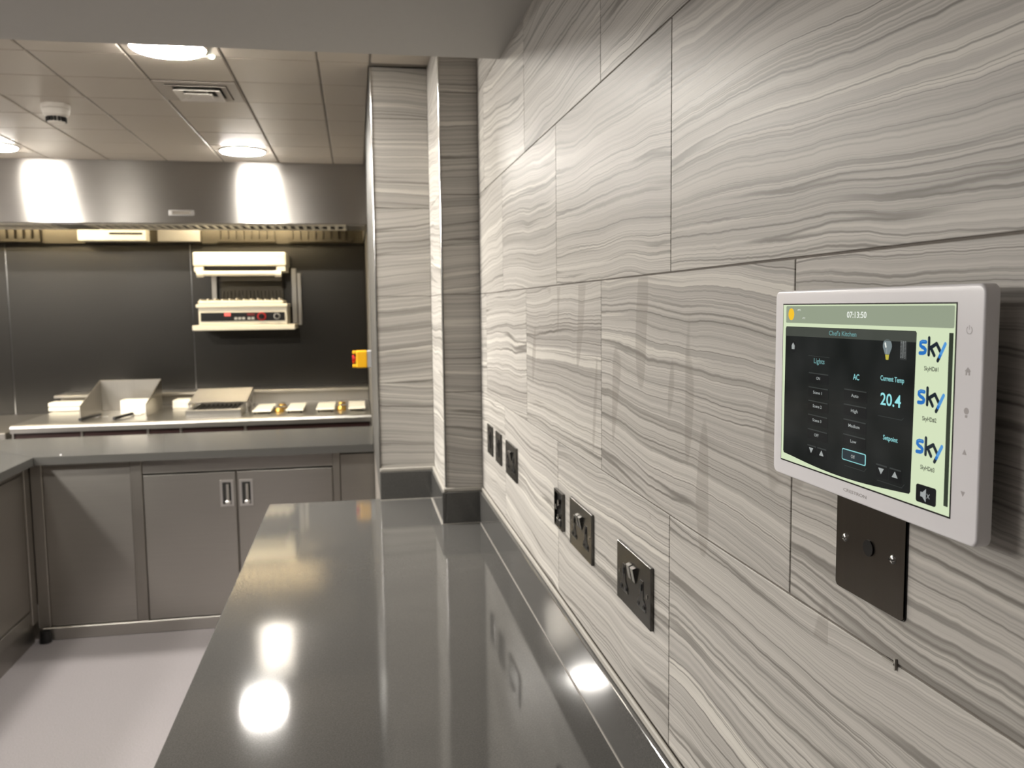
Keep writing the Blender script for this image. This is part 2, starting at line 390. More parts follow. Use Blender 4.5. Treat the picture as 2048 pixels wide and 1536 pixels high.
def pull(parent, xc, zc):
    p = MB(); w_, h_ = .032, .066
    p.box(xc-w_, xc-w_+.012, 4.3125, 4.318, zc-h_, zc+h_, .001); p.box(xc+w_-.012, xc+w_, 4.3125, 4.318, zc-h_, zc+h_, .001)
    p.box(xc-w_+.012, xc+w_-.012, 4.3125, 4.318, zc+h_-.012, zc+h_, .001); p.box(xc-w_+.012, xc+w_-.012, 4.3125, 4.318, zc-h_, zc-h_+.012, .001)
    h = p.build('handle', BRIGHT, parent, label='recessed chrome pull handle')
    q = MB(); q.cyl((xc+.004, 4.311, zc-.052), (xc+.004, 4.311, zc+.045), .007, n=10); q.sphere((xc+.004, 4.309, zc-.044), .015, 1, .6, .8)
    q.build('grip', BRIGHT, parent, smooth=True)
    MB().box(xc-w_+.012, xc+w_-.012, 4.3165, 4.3179, zc-h_+.012, zc+h_-.012).build('recess', DARK, parent)
d1 = MB().box(-1.413, -.983, 4.318, 4.3455, .066, .782, .003).build('door', CAB, FB)
d2 = MB().box(-.977, -.517, 4.318, 4.3455, .066, .782, .003).build('door', CAB, FB)
pull(d1, -1.026, .677); pull(d2, -.934, .676)
b = MB(); b.cyl((-1.882, 4.298, 0), (-1.882, 4.298, .055), .028, .022, 14); b.build('foot', BLACKP, FB, smooth=True, label='black rubber corner foot')

LB = thing('counter_cabinet', 'dark stainless cabinet under the left arm of the serving counter', 'cabinet', (-2.2, 2.8, 0))
MB().box(-2.5, -1.94, 1.25, 4.34, .17, .8615).build('carcass', CAB, LB)
for y0, y1 in ((4.25, 4.3175), (3.30, 3.35), (2.30, 2.35)):
    MB().box(-1.945, -1.915, y0, y1, .10, .8615, .003).build('post', CABF, LB)
for y0, y1 in ((3.352, 4.248), (2.352, 3.298), (1.30, 2.298)):
    MB().box(-1.94, -1.922, y0, y1, .175, .825, .003).build('panel', CAB, LB)
    MB().box(-1.94, -1.920, y0, y1, .828, .8615, .002).build('top_rail', CABF, LB)
    MB().box(-1.94, -1.918, y0, y1, .115, .172, .002).build('bottom_rail', CABF, LB)
MB().box(-1.99, -1.932, 1.25, 4.31, .0, .113, .002).build('plinth', CABF, LB)

# ------------------------------------------------------------------ back wall with steel splashback sheets
wb = struct(MB().box(X0, .15, Y1, Y1+.12, 0, CZ+.08).build('wall_back', GRID), 'far wall clad in dark brushed steel sheets', 'wall')
for x0, x1 in ((-6.19, -4.503), (-4.497, -2.703), (-2.697, -1.513), (-1.507, -.303)):
    MB().box(x0, x1, 6.35, 6.3605, .86, 2.36, .002).build('steel_sheet', WALLST, wb)
for xj in (-4.5, -2.70, -1.51):
    MB().box(xj-.0028, xj+.0028, 6.353, 6.3605, .86, 2.03).build('joint_strip', CHROME, wb)

# ------------------------------------------------------------------ extractor hood
HD = thing('extractor_hood', 'wide brushed steel extractor hood above the cooking line', 'extractor hood', (-1.7, 5.6, 2.05))
MB().box(-3.6, -.302, 5.0, 5.012, 2.052, CZ+.003, .001).build('front_panel', HOODM, HD)
MB().box(-3.6, -.302, 5.0125, 6.345, 2.36, 2.372).build('top_panel', RANGE, HD)
MB().box(-3.6, -3.588, 5.0125, 6.345, 2.05, 2.36).build('side_panel', RANGE, HD)
MB().box(-.314, -.302, 5.0125, 6.345, 2.05, 2.36).build('side_panel', RANGE, HD)
MB().box(-3.588, -.315, 5.0125, 5.06, 2.0525, 2.056).build('lip', RANGE, HD)
MB().box(-3.588, -.315, 5.38, 5.40, 2.050, 2.10).build('inner_lip', RANGE, HD)
MB().box(-3.588, -.315, 5.0125, 5.38, 2.12, 2.13).build('plenum', DARK, HD)
segs = [(-3.58, -1.99, 1), (-1.985, -1.83, 0), (-1.825, -1.23, 1), (-1.225, -.86, 1), (-.855, -.42, 1), (-.415, -.316, 0)]
for x0, x1, sl in segs:
    if not sl:
        MB().box(x0, x1, 5.06, 5.38, 2.047, 2.055, .001).build('blank_plate', RANGE, HD); continue
    p = MB(); p.box(x0, x1, 5.06, 5.10, 2.047, 2.055); p.box(x0, x1, 5.345, 5.38, 2.047, 2.055)
    x = x0
    while x < x1-.01:
        p.box(x, x+.020, 5.10, 5.345, 2.0535, 2.055); x += .046
    p.build('slot_grille', SALA, HD)
# inside: baffle filters, lamp tubes, fitting with a slot
MB().box(-3.588, -.315, 6.30, 6.345, 2.036, 2.36).build('back_panel', HOODIN, HD)
for x0, x1 in ((-3.5, -3.0), (-2.95, -2.45), (-1.32, -.92), (-.83, -.40)):
    p = MB(); p.box(x0, x1, 6.27, 6.30, 2.045, 2.065); p.box(x0, x1, 6.27, 6.30, 2.33, 2.35)
    x = x0
    while x < x1-.005:
        p.box(x, x+.03, 6.265, 6.30, 2.065, 2.33); x += .052
    p.build('baffle_filter', HOODIN, HD)
p = MB().box(-2.19, -1.76, 6.18, 6.299, 2.046, 2.16, .004).build('light_fitting', SALA, HD)
MB().box(-1.99, -1.78, 6.174, 6.181, 2.087, 2.099).build('slot', DARK, p)
MB().box(-1.70, -1.42, 6.25, 6.299, 2.045, 2.30, .003).build('grease_tray', CABF, HD)
for xc in (-2.6, -1.15):
    p = MB(); p.cyl((xc-.42, 5.62, 2.325), (xc+.42, 5.62, 2.325), .02, n=12); p.build('lamp_tube', TUBEM, HD, smooth=True)
    MB().box(xc-.46, xc+.46, 5.57, 5.67, 2.346, 2.36).build('lamp_housing', RANGE, HD)
p = MB().box(-1.372, -1.238, 4.996, 5.0005, 2.091, 2.123, .0015).build('badge', CHROME, HD, label='small chrome name badge')
p2 = MB(); p2.box(-1.352, -1.258, 4.9945, 4.9965, 2.098, 2.116)
p2.build('badge_script', plain('badge_ink', srgb(70, 64, 56), .4), p)

# ------------------------------------------------------------------ cooking range
CR = thing('cooking_range', 'long stainless cooking range under the hood', 'range', (-1.3, 5.8, 0))
TZ = .925
MB().box(-2.345, -.303, 5.345, 6.345, .885, TZ, .002).build('top_plate', RANGE, CR)
b = MB(); prof = [(5.345, TZ), (5.31, TZ), (5.297, TZ-.006), (5.292, TZ-.018), (5.292, TZ-.045), (5.345, TZ-.045)]
b.prism(prof, 'x', -2.35, -.303); b.build('front_rail', RANGE, CR)
MB().box(-2.345, -.303, 5.335, 6.345, .12, .8845).build('body', RANGE, CR)
xp = [-2.345, -1.975, -1.61, -1.425, -1.055, -.303]
for a, c in zip(xp, xp[1:]):
    MB().box(a+.008, c-.008, 5.325, 5.3345, .79, .878, .001).build('control_fascia', MAROON, CR)
    MB().box(a+.008, c-.008, 5.322, 5.3345, .15, .785, .003).build('door', CAB, CR)
for a in xp[:-1]:
    MB().box(a-.006, a+.006, 5.318, 5.3345, .15, .88, .002).build('post', RANGE, CR)
MB().box(-2.33, -.31, 5.40, 6.1, .0, .12).build('plinth', CABF, CR)
RS = thing('range_shelf', 'low steel shelf along the back of the cooking range', 'shelf', (-1.3, 6.2, TZ))
MB().box(-2.37, -.303, 6.10, 6.345, 1.0, 1.018, .003).build('shelf_board', RANGE, RS)
MB().box(-2.345, -.303, 6.155, 6.345, TZ, .9995).build('riser', CABF, RS)
for z0, z1 in ((.928, .952), (.956, .984)):
    MB().box(-2.365, -2.07, 5.97, 6.10, z0, z1, .004).build('riser_step', SALA, RS)
# griddle splash guard
b = MB(); t_ = .004
GD = thing('griddle_guard', 'three-sided polished splash guard standing on the griddle', 'splash guard', (-1.84, 5.7, TZ))
b.box(-2.035, -1.655, 5.946, 5.95, TZ, 1.125, .001); b.build('back_plate', CABF, GD)
for x in (-2.035, -1.659):
    b = MB(); b.prism([(5.5, TZ), (5.9458, TZ), (5.9458, 1.125), (5.5, 1.005)], 'x', x, x+t_); b.build('side_plate', CAB, GD)
for i, (xa, xb) in enumerate(((-2.005, -1.945), (-1.815, -1.76))):
    SP = thing('spatula', ['flat steel spatula with black handle at the left of the griddle', 'flat steel spatula with black handle at the middle of the griddle'][i], 'spatula', (xa, 5.5, TZ), 'spatulas on the griddle')
    b = MB(); b.cyl((xa, 5.40, TZ+.011), (xb, 5.60, TZ+.016), .0105, .009, 10); b.build('handle', BLACKP, SP, True)
    b = MB(); b.box(xb-.035, xb+.045, 5.60, 5.74, TZ+.001, TZ+.004); b.cyl((xb, 5.59, TZ+.014), (xb, 5.64, TZ+.004), .005, n=8); b.build('blade', RANGE, SP)
b = MB(); b.box(-1.87, -1.70, 5.765, 5.769, TZ, TZ+.082); b.box(-1.87, -1.70, 5.86, 5.864, TZ, TZ+.082); b.box(-1.87, -1.866, 5.769, 5.86, TZ, TZ+.082); b.box(-1.704, -1.70, 5.769, 5.86, TZ, TZ+.082); b.box(-1.866, -1.704, 5.769, 5.86, TZ, TZ+.004)
tag(b.build('reflection_box', SALA), 'small box standing in for a reflection inside the griddle guard', 'reflection box')  # box added in place of the guard's own reflection
b = MB(); b.box(-1.59, -1.47, 5.93, 6.05, TZ, TZ+.055, .004); b.box(-1.575, -1.485, 5.945, 6.035, TZ+.055, TZ+.06, .002)
tag(b.build('steel_tub', SALA), 'small lidded steel tub between griddle and chargrill', 'tub')
# chargrill
CG = thing('chargrill', 'chargrill with dark cast bars and a raised sloping rack', 'chargrill', (-1.24, 5.6, TZ))
b = MB(); b.box(-1.41, -1.085, 5.40, 5.43, TZ, TZ+.045, .003); b.box(-1.41, -1.38, 5.4305, 5.86, TZ, TZ+.045, .003); b.box(-1.115, -1.085, 5.4305, 5.86, TZ, TZ+.045, .003); b.box(-1.38, -1.115, 5.83, 5.86, TZ, TZ+.045, .003)
b.build('frame', RANGE, CG)
for k in range(10):
    x = -1.372+k*.0275
    MB().box(x, x+.013, 5.432, 5.828, TZ+.012, TZ+.034, .002).build('grate_bar', CAST, CG)
for k in range(11):
    f = k/10; y = 5.62+.34*f; z = .995+.05*f
    MB().box(-1.43, -1.075, y-.009, y+.009, z-.005, z+.005, .002).build('rack_bar', CABF, CG)
for x in (-1.43, -1.08):
    b = MB(); b.hull([(x+dx, y, z+dz) for (y, z) in ((5.61, .985), (5.97, 1.038)) for dx in (-.004, .010) for dz in (-.009, 0)])
    b.build('rack_rail', RANGE, CG)
    for y, z in ((5.63, .98), (5.94, 1.03)):
        MB().box(x-.002, x+.008, y-.006, y+.006, TZ, z).build('rack_leg', RANGE, CG)
# hobs
for i, (xa, xb, xc) in enumerate(((-1.03, -.825, -.872), (-.642, -.47, -.487))):
    HB = thing('gas_hob', ['gas hob with pale plates and brass burner beside the chargrill', 'gas hob with pale plates and brass burner beside the right wall'][i], 'hob', (xc, 5.7, TZ), 'gas hobs on the range')
    for k, (x0, x1) in enumerate(((xa, xa+.115), (xc+.045, xc+.045+.108))):
        MB().box(x0, x1, 5.47, 5.86, TZ+.014, TZ+.022, .003).build('plate', SALA, HB)
        for px in (x0+.01, x1-.02):
            for py in (5.48, 5.83): MB().box(px, px+.01, py, py+.012, TZ, TZ+.0142).build('plate_foot', CAST, HB)
    for yc in (5.56, 5.77):
        b = MB(); b.lathe([(0, .03), (.02, .028), (.027, .02), (.03, .005), (.03, 0)], (xc, yc, TZ), 18); b.build('burner', BRASS, HB, True)
        b = MB(); b.box(xc-.04, xc+.04, yc-.004, yc+.004, TZ+.030, TZ+.038); b.box(xc-.004, xc+.004, yc-.04, yc+.04, TZ+.030, TZ+.038); b.build('pan_support', RANGE, HB)
# lower bench at the far left
BN = thing('steel_bench', 'low dull steel bench at the far left of the cooking line', 'bench', (-3.0, 5.8, 0))
MB().box(-3.7, -2.40, 5.36, 6.345, .835, .875, .003).build('top', CABF, BN)
for x in (-3.66, -2.46):
    for y in (5.42, 6.28): MB().box(x-.02, x+.02, y-.02, y+.02, 0, .835).build('leg', CABF, BN)
MB().box(-3.66, -2.46, 5.40, 5.42, .70, .835).build('apron', BLACKP, BN)

# ------------------------------------------------------------------ salamander grill on the wall
SG = thing('salamander_grill', 'wall-mounted rise-and-fall salamander grill with a bright pale top', 'grill', (-1.12, 6.2, 1.43))
MB().box(-1.452, -.787, 5.975, 6.348, 1.437, 1.472, .006, 2).build('shelf', SALA, SG)
BD = MB().box(-1.412, -.838, 6.0, 6.30, 1.473, 1.588, .004).build('body', SALA, SG)
MB().box(-1.425, -.832, 5.985, 6.30, 1.589, 1.613, .006, 2).build('top_rim', SALA, SG)
b = MB(); b.box(-1.415, -.86, 6.01, 6.28, 1.6135, 1.636, .006)
b.build('drip_tray', SALA, SG)
for k in range(12):
    x = -1.40+k*.0465
    b = MB(); b.cyl((x, 6.015, 1.640+.003*(k % 3)), (x, 6.27, 1.640), .0055, n=8); b.build('grid_bar', SALA, SG, True)
MB().box(-1.398, -.853, 5.996, 6.0005, 1.498, 1.556, .001).build('control_panel', BLACKP, BD)
MB().box(-1.246, -1.206, 5.994, 5.9965, 1.532, 1.553).build('display', REDLED, BD)
b = MB()
for k in range(3): b.box(-1.182+k*.025, -1.164+k*.025, 5.9935, 5.9965, 1.507, 1.524)
for k in range(2): b.box(-1.097+k*.025, -1.078+k*.025, 5.9935, 5.9965, 1.507, 1.524)
b.build('key', GREYPL, BD)
MB().box(-1.10, -1.05, 5.994, 5.9965, 1.533, 1.553).build('indicator_strip', plain('dull_red_strip', srgb(90, 18, 16), .4), BD)
for xk, rr, m in ((-1.005, .029, 'r'), (-.905, .022, 'b')):
    b = MB(); b.cyl((xk, 5.9965, 1.528), (xk, 5.992, 1.528), rr, n=24); b.build('knob_ring', RED if m == 'r' else GREYPL, BD, True)
    b = MB(); b.cyl((xk, 5.992, 1.528), (xk, 5.968, 1.528), rr*.72, rr*.6, 20); b.box(xk-.003, xk+.003, 5.962, 5.97, 1.514, 1.544); b.build('knob', BLACKP, BD, True)
b = MB(); b.box(-1.432, -.832, 5.99, 6.33, 1.865, 1.957, .010, 2); b.build('grill_head', SALA, SG)
for x0, x1 in ((-1.427, -1.368), (-.897, -.838)):
    MB().box(x0, x1, 6.0, 6.30, 1.828, 1.8645, .003).build('head_bracket', SALA, SG)
MB().box(-1.367, -.898, 6.03, 6.30, 1.845, 1.8645).build('heater_recess', CAST, SG)
b = MB(); b.cyl((-1.385, 5.965, 1.815), (-.885, 5.965, 1.815), .017, n=16); b.build('handle_bar', SALA, SG, True)
for x in (-1.385, -.885):
    b = MB(); b.cyl((x-.02, 5.965, 1.812), (x+.02, 5.965, 1.812), .022, n=16); b.box(x-.008, x+.008, 5.965, 6.03, 1.812, 1.84); b.build('handle_end', SALA, SG, True)
MB().box(-1.305, -.885, 6.30, 6.318, 1.62, 1.864).build('back_plate', HOODIN, SG)
for k in range(17):
    x = -1.30+k*.0255
    MB().box(x, x+.013, 6.285, 6.30, 1.645, 1.705).build('guide_slat', HOODIN, SG)
for x0, x1 in ((-1.37, -1.335), (-.825, -.79)):
    MB().box(x0, x1, 6.31, 6.348, 1.4725, 1.864, .002).build('column', CABF, SG)
MB().box(-.785, -.757, 6.30, 6.349, 1.46, 1.83, .002).build('wall_rail', CABF, SG)

# ------------------------------------------------------------------ yellow emergency stop box on the side wall
ES = thing('emergency_stop', 'yellow emergency stop box with red button on the side wall', 'switch', (-.30, 4.6, 1.305))
MB().box(-.326, -.3005, 4.555, 4.645, 1.262, 1.350, .003).build('base', GREYPL, ES)
MB().box(-.384, -.3265, 4.552, 4.648, 1.262, 1.350, .006, 2).build('box', YELLOW, ES)
b = MB(); b.cyl((-.384, 4.6, 1.306), (-.392, 4.6, 1.306), .012, n=16); b.cyl((-.392, 4.6, 1.306), (-.404, 4.6, 1.306), .022, n=18); b.build('button', RED, ES, True)
b = MB()
for zz_ in (1.264, 1.336):
    b.box(-.402, -.384, 4.556, 4.644, zz_, zz_+.012, .002)
b.build('guard', YELLOW, ES)

# ------------------------------------------------------------------ ceiling lights
def ceiling_light(x, y, z, label, grp, mat):
    t = thing('ceiling_light', label, 'ceiling light', (x, y, z), grp)
    b = MB(); b.lathe([(0, 0), (.116, 0), (.1155, -.005), (.112, -.007), (.1098, -.0065), (0, -.0065)], (x, y, z), 40); b.build('ring', WHITEP2, t, True)
    b = MB(); b.lathe([(0, -.0067), (.1095, -.0067), (.106, -.0105), (.09, -.0125), (.05, -.0135), (0, -.014)], (x, y, z), 40); b.build('diffuser', mat, t, True)
ceiling_light(-.925, 2.855, CZ-.001, 'round lit ceiling light cut by the soffit edge', 'round ceiling lights', LAMPM)
ceiling_light(-.925, 4.63, CZ-.001, 'round lit ceiling light in front of the hood', 'round ceiling lights', LAMPM)
ceiling_light(-2.10, 4.63, CZ-.001, 'round lit ceiling light at the left picture edge', 'round ceiling lights', LAMPM)
ceiling_light(-2.10, 2.855, CZ-.001, 'round lit ceiling light just left of the frame, behind the soffit edge', 'round ceiling lights', LAMPM)
for x, n in ((-3.28, 'third'), (-4.45, 'fourth'), (-5.6, 'last')):  # unseen lamps added to even out the light along the right wall
    for y, m_ in ((2.855, 'near'), (4.60, 'hood')):
        ceiling_light(x, y, CZ-.001, '%s added round fill light to the left in the %s row, out of frame' % (n, m_), 'round ceiling lights', LAMPM)
for x, n in ((-2.8, 'nearest'), (-3.9, 'middle'), (-5.0, 'farthest')):  # unseen fill lamps added to brighten the near wall and touch panel
    ceiling_light(x, 2.0, SZ-.001, '%s added fill light in the low ceiling to the left, out of frame' % n, 'added fill lights in the low ceiling', FILLM)

# vent
VT = thing('ceiling_vent', 'square grey air diffuser set in the tiled ceiling', 'vent', (-.925, 3.41, CZ))
vx, vy, zz = -.925, 3.413, CZ-.002
def frame(b, hw, t, z0, z1, inset=0.0):
    for sx0, sx1, sy0, sy1 in ((-hw, hw, -hw, -hw+t), (-hw, hw, hw-t, hw), (-hw, -hw+t, -hw+t, hw-t), (hw-t, hw, -hw+t, hw-t)):
        b.box(vx+sx0, vx+sx1, vy+sy0, vy+sy1, z0, z1)
def cone(b, h0, z0, h1, z1, th=.0015):
    A = [b.bm.verts.new((vx+sx*h0, vy+sy*h0, z0)) for sx, sy in ((-1, -1), (1, -1), (1, 1), (-1, 1))]
    B = [b.bm.verts.new((vx+sx*h1, vy+sy*h1, z1)) for sx, sy in ((-1, -1), (1, -1), (1, 1), (-1, 1))]
    C = [b.bm.verts.new((v.co.x, v.co.y, v.co.z+.003)) for v in A]; D = [b.bm.verts.new((v.co.x, v.co.y, v.co.z+.003)) for v in B]
    for i in range(4):
        j = (i+1) % 4
        for q in ((A[i], A[j], B[j], B[i]), (C[i], D[i], D[j], C[j]), (A[i], C[i], C[j], A[j]), (B[i], B[j], D[j], D[i])): b.bm.faces.new(q)
b = MB(); frame(b, .142, .034, CZ-.004, CZ-.001); b.build('outer_frame', VENTG, VT)
b = MB(); b.box(vx-.108, vx+.108, vy-.108, vy+.108, CZ-.003, CZ-.0012); b.build('throat', DARK, VT)
b = MB(); cone(b, .106, CZ-.010, .085, CZ-.006); b.build('louvre', VENTG, VT)
b = MB(); cone(b, .082, CZ-.020, .058, CZ-.007); b.build('louvre', WHITEP2, VT)
b = MB(); cone(b, .050, CZ-.024, .030, CZ-.010); b.box(vx-.032, vx+.032, vy-.032, vy+.032, CZ-.012, CZ-.008); b.build('core', WHITEP2, VT)

# smoke detector
SDt = thing('smoke_detector', 'white domed smoke detector with dark slots under the ceiling', 'smoke detector', (-1.515, 3.70, CZ))
c0 = (-1.515, 3.70, CZ)
b = MB(); b.lathe([(0, 0), (.052, 0), (.053, -.014), (.051, -.018), (0, -.018)], c0, 32); b.build('base', WHITEP2, SDt, True)
b = MB(); b.lathe([(.050, -.0185), (.052, -.022), (.047, -.040), (.036, -.049), (0, -.0492)], c0, 32); b.build('dome', WHITEP2, SDt, True)
for k in range(16):
    a = 2*math.pi*(k+.5)/16
    b = MB(); cx, cy = c0[0]+.0345*math.cos(a), c0[1]+.0345*math.sin(a)
    b.box(-.003, .003, -.0045, .0045, -.010, .007); bmesh.ops.transform(b.bm, matrix=Matrix.Translation((cx, cy, CZ-.058)) @ Matrix.Rotation(a, 4, 'Z'), verts=b.bm.verts)
    b.build('slot', DARK, SDt)
b = MB(); b.lathe([(.030, -.0493), (.030, -.064), (.034, -.066), (.030, -.071), (0, -.072)], c0, 28); b.build('cap', WHITEP2, SDt, True)
b = MB(); b.lathe([(0, -.010), (.006, -.009), (.010, -.004), (.011, 0)], (-.81, 2.945, CZ), 14)
tag(b.build('indicator_light', LEDM, smooth=True), 'tiny green-white indicator light beside the nearest ceiling light', 'indicator light')

# ------------------------------------------------------------------ sockets and plates on the tiled wall
def outlet(yc, zc, x):
    # u to the right in the picture is -y
    p = MB(); pts = [(-.006, .020), (.006, .020), (.0075, -.004), (.0165, -.010), (.0175, -.020), (-.0175, -.020), (-.0165, -.010), (-.0075, -.004)]
    p.prism([(yc-u, zc+v) for u, v in pts], 'x', x-.0006, x+.001)
    return p
def pins(yc, zc, x):
    p = MB(); p.box(x-.0012, x-.0005, yc-.0022, yc+.0022, zc+.006, zc+.015)
    p.box(x-.0012, x-.0005, yc+.007, yc+.0135, zc-.0165, zc-.0125); p.box(x-.0012, x-.0005, yc-.0135, yc-.007, zc-.0165, zc-.0125)
    return p
def double_socket(label):
    t = thing('double_socket', label, 'socket', (0, 1.125, 1.184), 'double sockets on the tiled wall')
    MB().box(-.005, -.0002, 1.125-.0735, 1.125+.0735, 1.184-.043, 1.184+.043, .0006).build('plate', BLACKN, t)
    for s in (1, -1):
        o = outlet(1.125+s*.0385, 1.184-.004, -.005).build('outlet', BLACKP, t)
        pins(1.125+s*.0385, 1.184-.004, -.0056).build('pin_slot', DARK, o)
        p = MB(); yc = 1.125+s*.0085
        p.hull([(-.005, yc-.006, 1.187), (-.005, yc+.006, 1.187), (-.005, yc-.006, 1.210), (-.005, yc+.006, 1.210), (-.0105, yc-.006, 1.208), (-.0105, yc+.006, 1.208), (-.0065, yc-.006, 1.188), (-.0065, yc+.006, 1.188)])
        p.build('rocker', CHROME, t)
    for s in (1, -1):
        p = MB(); p.cyl((-.005, 1.125+s*.0602, 1.184), (-.0058, 1.125+s*.0602, 1.184), .0032, n=10); p.build('screw', CHROME, t)
    return t
t1 = double_socket('nearest black nickel double socket on the tiled wall')
for y, z, lb in ((1.4135, 1.186, 'middle black nickel double socket, beside the open wall box'), (2.093, 1.186, 'farthest black nickel double socket, beside two single plates')):
    c = copy_tree(t1); c.location = (0, y, z); c['label'] = lb
def single_plate(label, y, z):
    t = thing('single_plate', label, 'switch', (0, y, z), 'single plates near the pillar')
    MB().box(-.005, -.0002, y-.044, y+.044, z-.043, z+.043, .0012).build('plate', BLACKN, t)
    o = MB().box(-.0062, -.0048, y-.020, y+.020, z-.022, z+.026, .0004).build('insert', BLACKP, t)
    p = MB(); p.hull([(-.0060, y-.007, z-.012), (-.0060, y+.007, z-.012), (-.0060, y-.007, z+.016), (-.0060, y+.007, z+.016), (-.010, y-.007, z+.015), (-.010, y+.007, z+.015)]); p.build('rocker', CHROME, t)
    return t
single_plate('single dark switch plate between another plate and the far socket', 2.290, 1.187)
single_plate('single dark switch plate closest to the pillar', 2.440, 1.187)
OB = thing('open_wall_box', 'small open wall box with bare terminals, no cover plate', 'socket', (0, 1.575, 1.184))
b = MB(); y, z = 1.575, 1.184
for a in ((-.033, .033, .031, .036), (-.033, .033, -.036, -.031), (-.033, -.029, -.031, .031), (.029, .033, -.031, .031)):
    b.box(-.006, -.0002, y+a[0], y+a[1], z+a[2], z+a[3])
b.build('rim', BLACKN, OB)
MB().box(-.0012, -.0002, y-.029, y+.029, z-.031, z+.031).build('back', BLACKP, OB)
for dy, dz in ((-.012, .016), (.008, .004), (-.010, -.012)):
    b = MB(); b.cyl((-.0012, y+dy, z+dz), (-.009, y+dy, z+dz), .0055, n=12); b.build('terminal', CHROME, OB, True)
b = MB(); b.box(-.006, -.0012, y-.020, y+.018, z-.034, z-.018, .002); b.build('cable_clamp', BLACKP, OB)

# outlet plate below the touch panel
PL = thing('cable_outlet_plate', 'dark brushed steel cable outlet plate below the touch panel', 'plate', (0, .5735, 1.390))
def rrect(hw, hh, r, n=4):
    pts = []
    for cx, cy, a0 in ((hw-r, hh-r, 0), (-hw+r, hh-r, 90), (-hw+r, -hh+r, 180), (hw-r, -hh+r, 270)):
        for k in range(n+1):
            a = math.radians(a0+90*k/n); pts.append((cx+r*math.cos(a), cy+r*math.sin(a)))
    return pts
b = MB(); b.prism([(.5735+u, 1.390+v) for u, v in rrect(.0435, .0425, .004)], 'x', -.0022, -.0001); b.build('plate', DARKST, PL)
b = MB(); b.prism([(.5735+u, 1.390+v) for u, v in rrect(.0442, .0432, .0045)], 'x', -.0008, -.00005); b.build('gasket', BLACKP, PL)
b = MB(); b.cyl((-.0022, .5725, 1.3895), (-.0034, .5725, 1.3895), .0062, n=20); b.build('cable_hole', BLACKP, PL)
for yy in (.604, .543):
    b = MB(); b.sphere((-.0022, yy, 1.3893), .0036, .6, 1, 1, 12); s_ = b.build('screw', CHROME, PL, True)
    b = MB(); b.box(-.0046, -.0042, yy-.0026, yy+.0026, 1.3889, 1.3897); b.build('screw_slot', DARK, s_)

# ------------------------------------------------------------------ touch panel
PY, PZ = .6866, 1.5844          # picture-left top corner of the front face
PF = -.022
TP = thing('touch_panel', 'white framed wall touch panel with a lit control screen', 'touch panel', (0, PY-.125, PZ-.078))
def U(u): return PY-u/1000
def V(v): return PZ+v/1000
b = MB(); a = bmesh.new(); bmesh.ops.create_cube(a, size=1)
for v in a.verts: v.co = Vector(((PF-.0125)/2+v.co.x*(abs(PF)-.0125), U(125)+v.co.y*.2505, V(-78)+v.co.z*.1565))
ed = [e for e in a.edges if abs(e.verts[0].co.x-e.verts[1].co.x) > .005]
bmesh.ops.bevel(a, geom=ed, offset=.006, segments=5, affect='EDGES', profile=.5)
ed = [e for e in a.edges if e.verts[0].co.x < -.02 and e.verts[1].co.x < -.02 and len(e.link_faces) == 2 and any(abs(f.normal.x) < .3 for f in e.link_faces)]
bmesh.ops.bevel(a, geom=ed, offset=.0018, segments=3, affect='EDGES', profile=.5)
b.add(a); BDY = b.build('frame', WHITEP, TP, True)
MB().box(-.0135, -.0001, U(215), U(35), V(-135), V(-22)).build('wall_bracket', BLACKP, TP)
def quad(b, u0, u1, v0, v1, x): b.box(x, x+.0003, U(u1), U(u0), V(v0), V(v1)); return b
b = MB(); quad(b, 13.6, 227.2, -143.6, -10.6, PF-.0002); b.build('screen_surround', BLACKP, TP)
SCN = quad(MB(), 14.6, 226.2, -142.4, -11.6, PF-.0004).build('screen', SC_BG, TP)
L1, L2, L3, L4 = PF-.0006, PF-.0008, PF-.0010, PF-.0012
def poly(pts, x, name, mat, parent=None):
    b = MB(); b.prism([(U(u), V(v)) for u, v in pts], 'x', x, x+.0003); return b.build(name, mat, parent or SCN)
def rr(u0, u1, v0, v1, r, x, name, mat, parent=None):
    cu, cv = (u0+u1)/2, (v0+v1)/2
    return poly([(cu+p, cv+q) for p, q in rrect((u1-u0)/2, (v1-v0)/2, r)], x, name, mat, parent)
def text(st, u0, u1, vc, h, x, mat, name='screen_text', parent=None):
    cu = bpy.data.curves.new('txt', 'FONT'); cu.body = st; cu.size = 1; cu.extrude = 0; cu.offset = .014; cu.resolution_u = 3
    o = bpy.data.objects.new('txt', cu); COL.objects.link(o)
    me = bpy.data.meshes.new_from_object(o.evaluated_get(bpy.context.evaluated_depsgraph_get()))
    bpy.data.objects.remove(o); bpy.data.curves.remove(cu)
    xs_ = [v.co.x for v in me.vertices]; x0, x1 = min(xs_), max(xs_)
    cap = .73
    for v in me.vertices:
        uu = u0+(v.co.x-x0)/(x1-x0)*(u1-u0); vv = vc+(v.co.y-cap/2)/cap*h
        v.co = Vector((x, U(uu), V(vv)))-ORG[TP]
    me.flip_normals() if me.polygons and me.polygons[0].normal.x > 0 else None
    me.name = name; me.materials.clear(); me.materials.append(mat)
    t = bpy.data.objects.new(name, me); COL.objects.link(t); t.parent = parent or SCN; return t
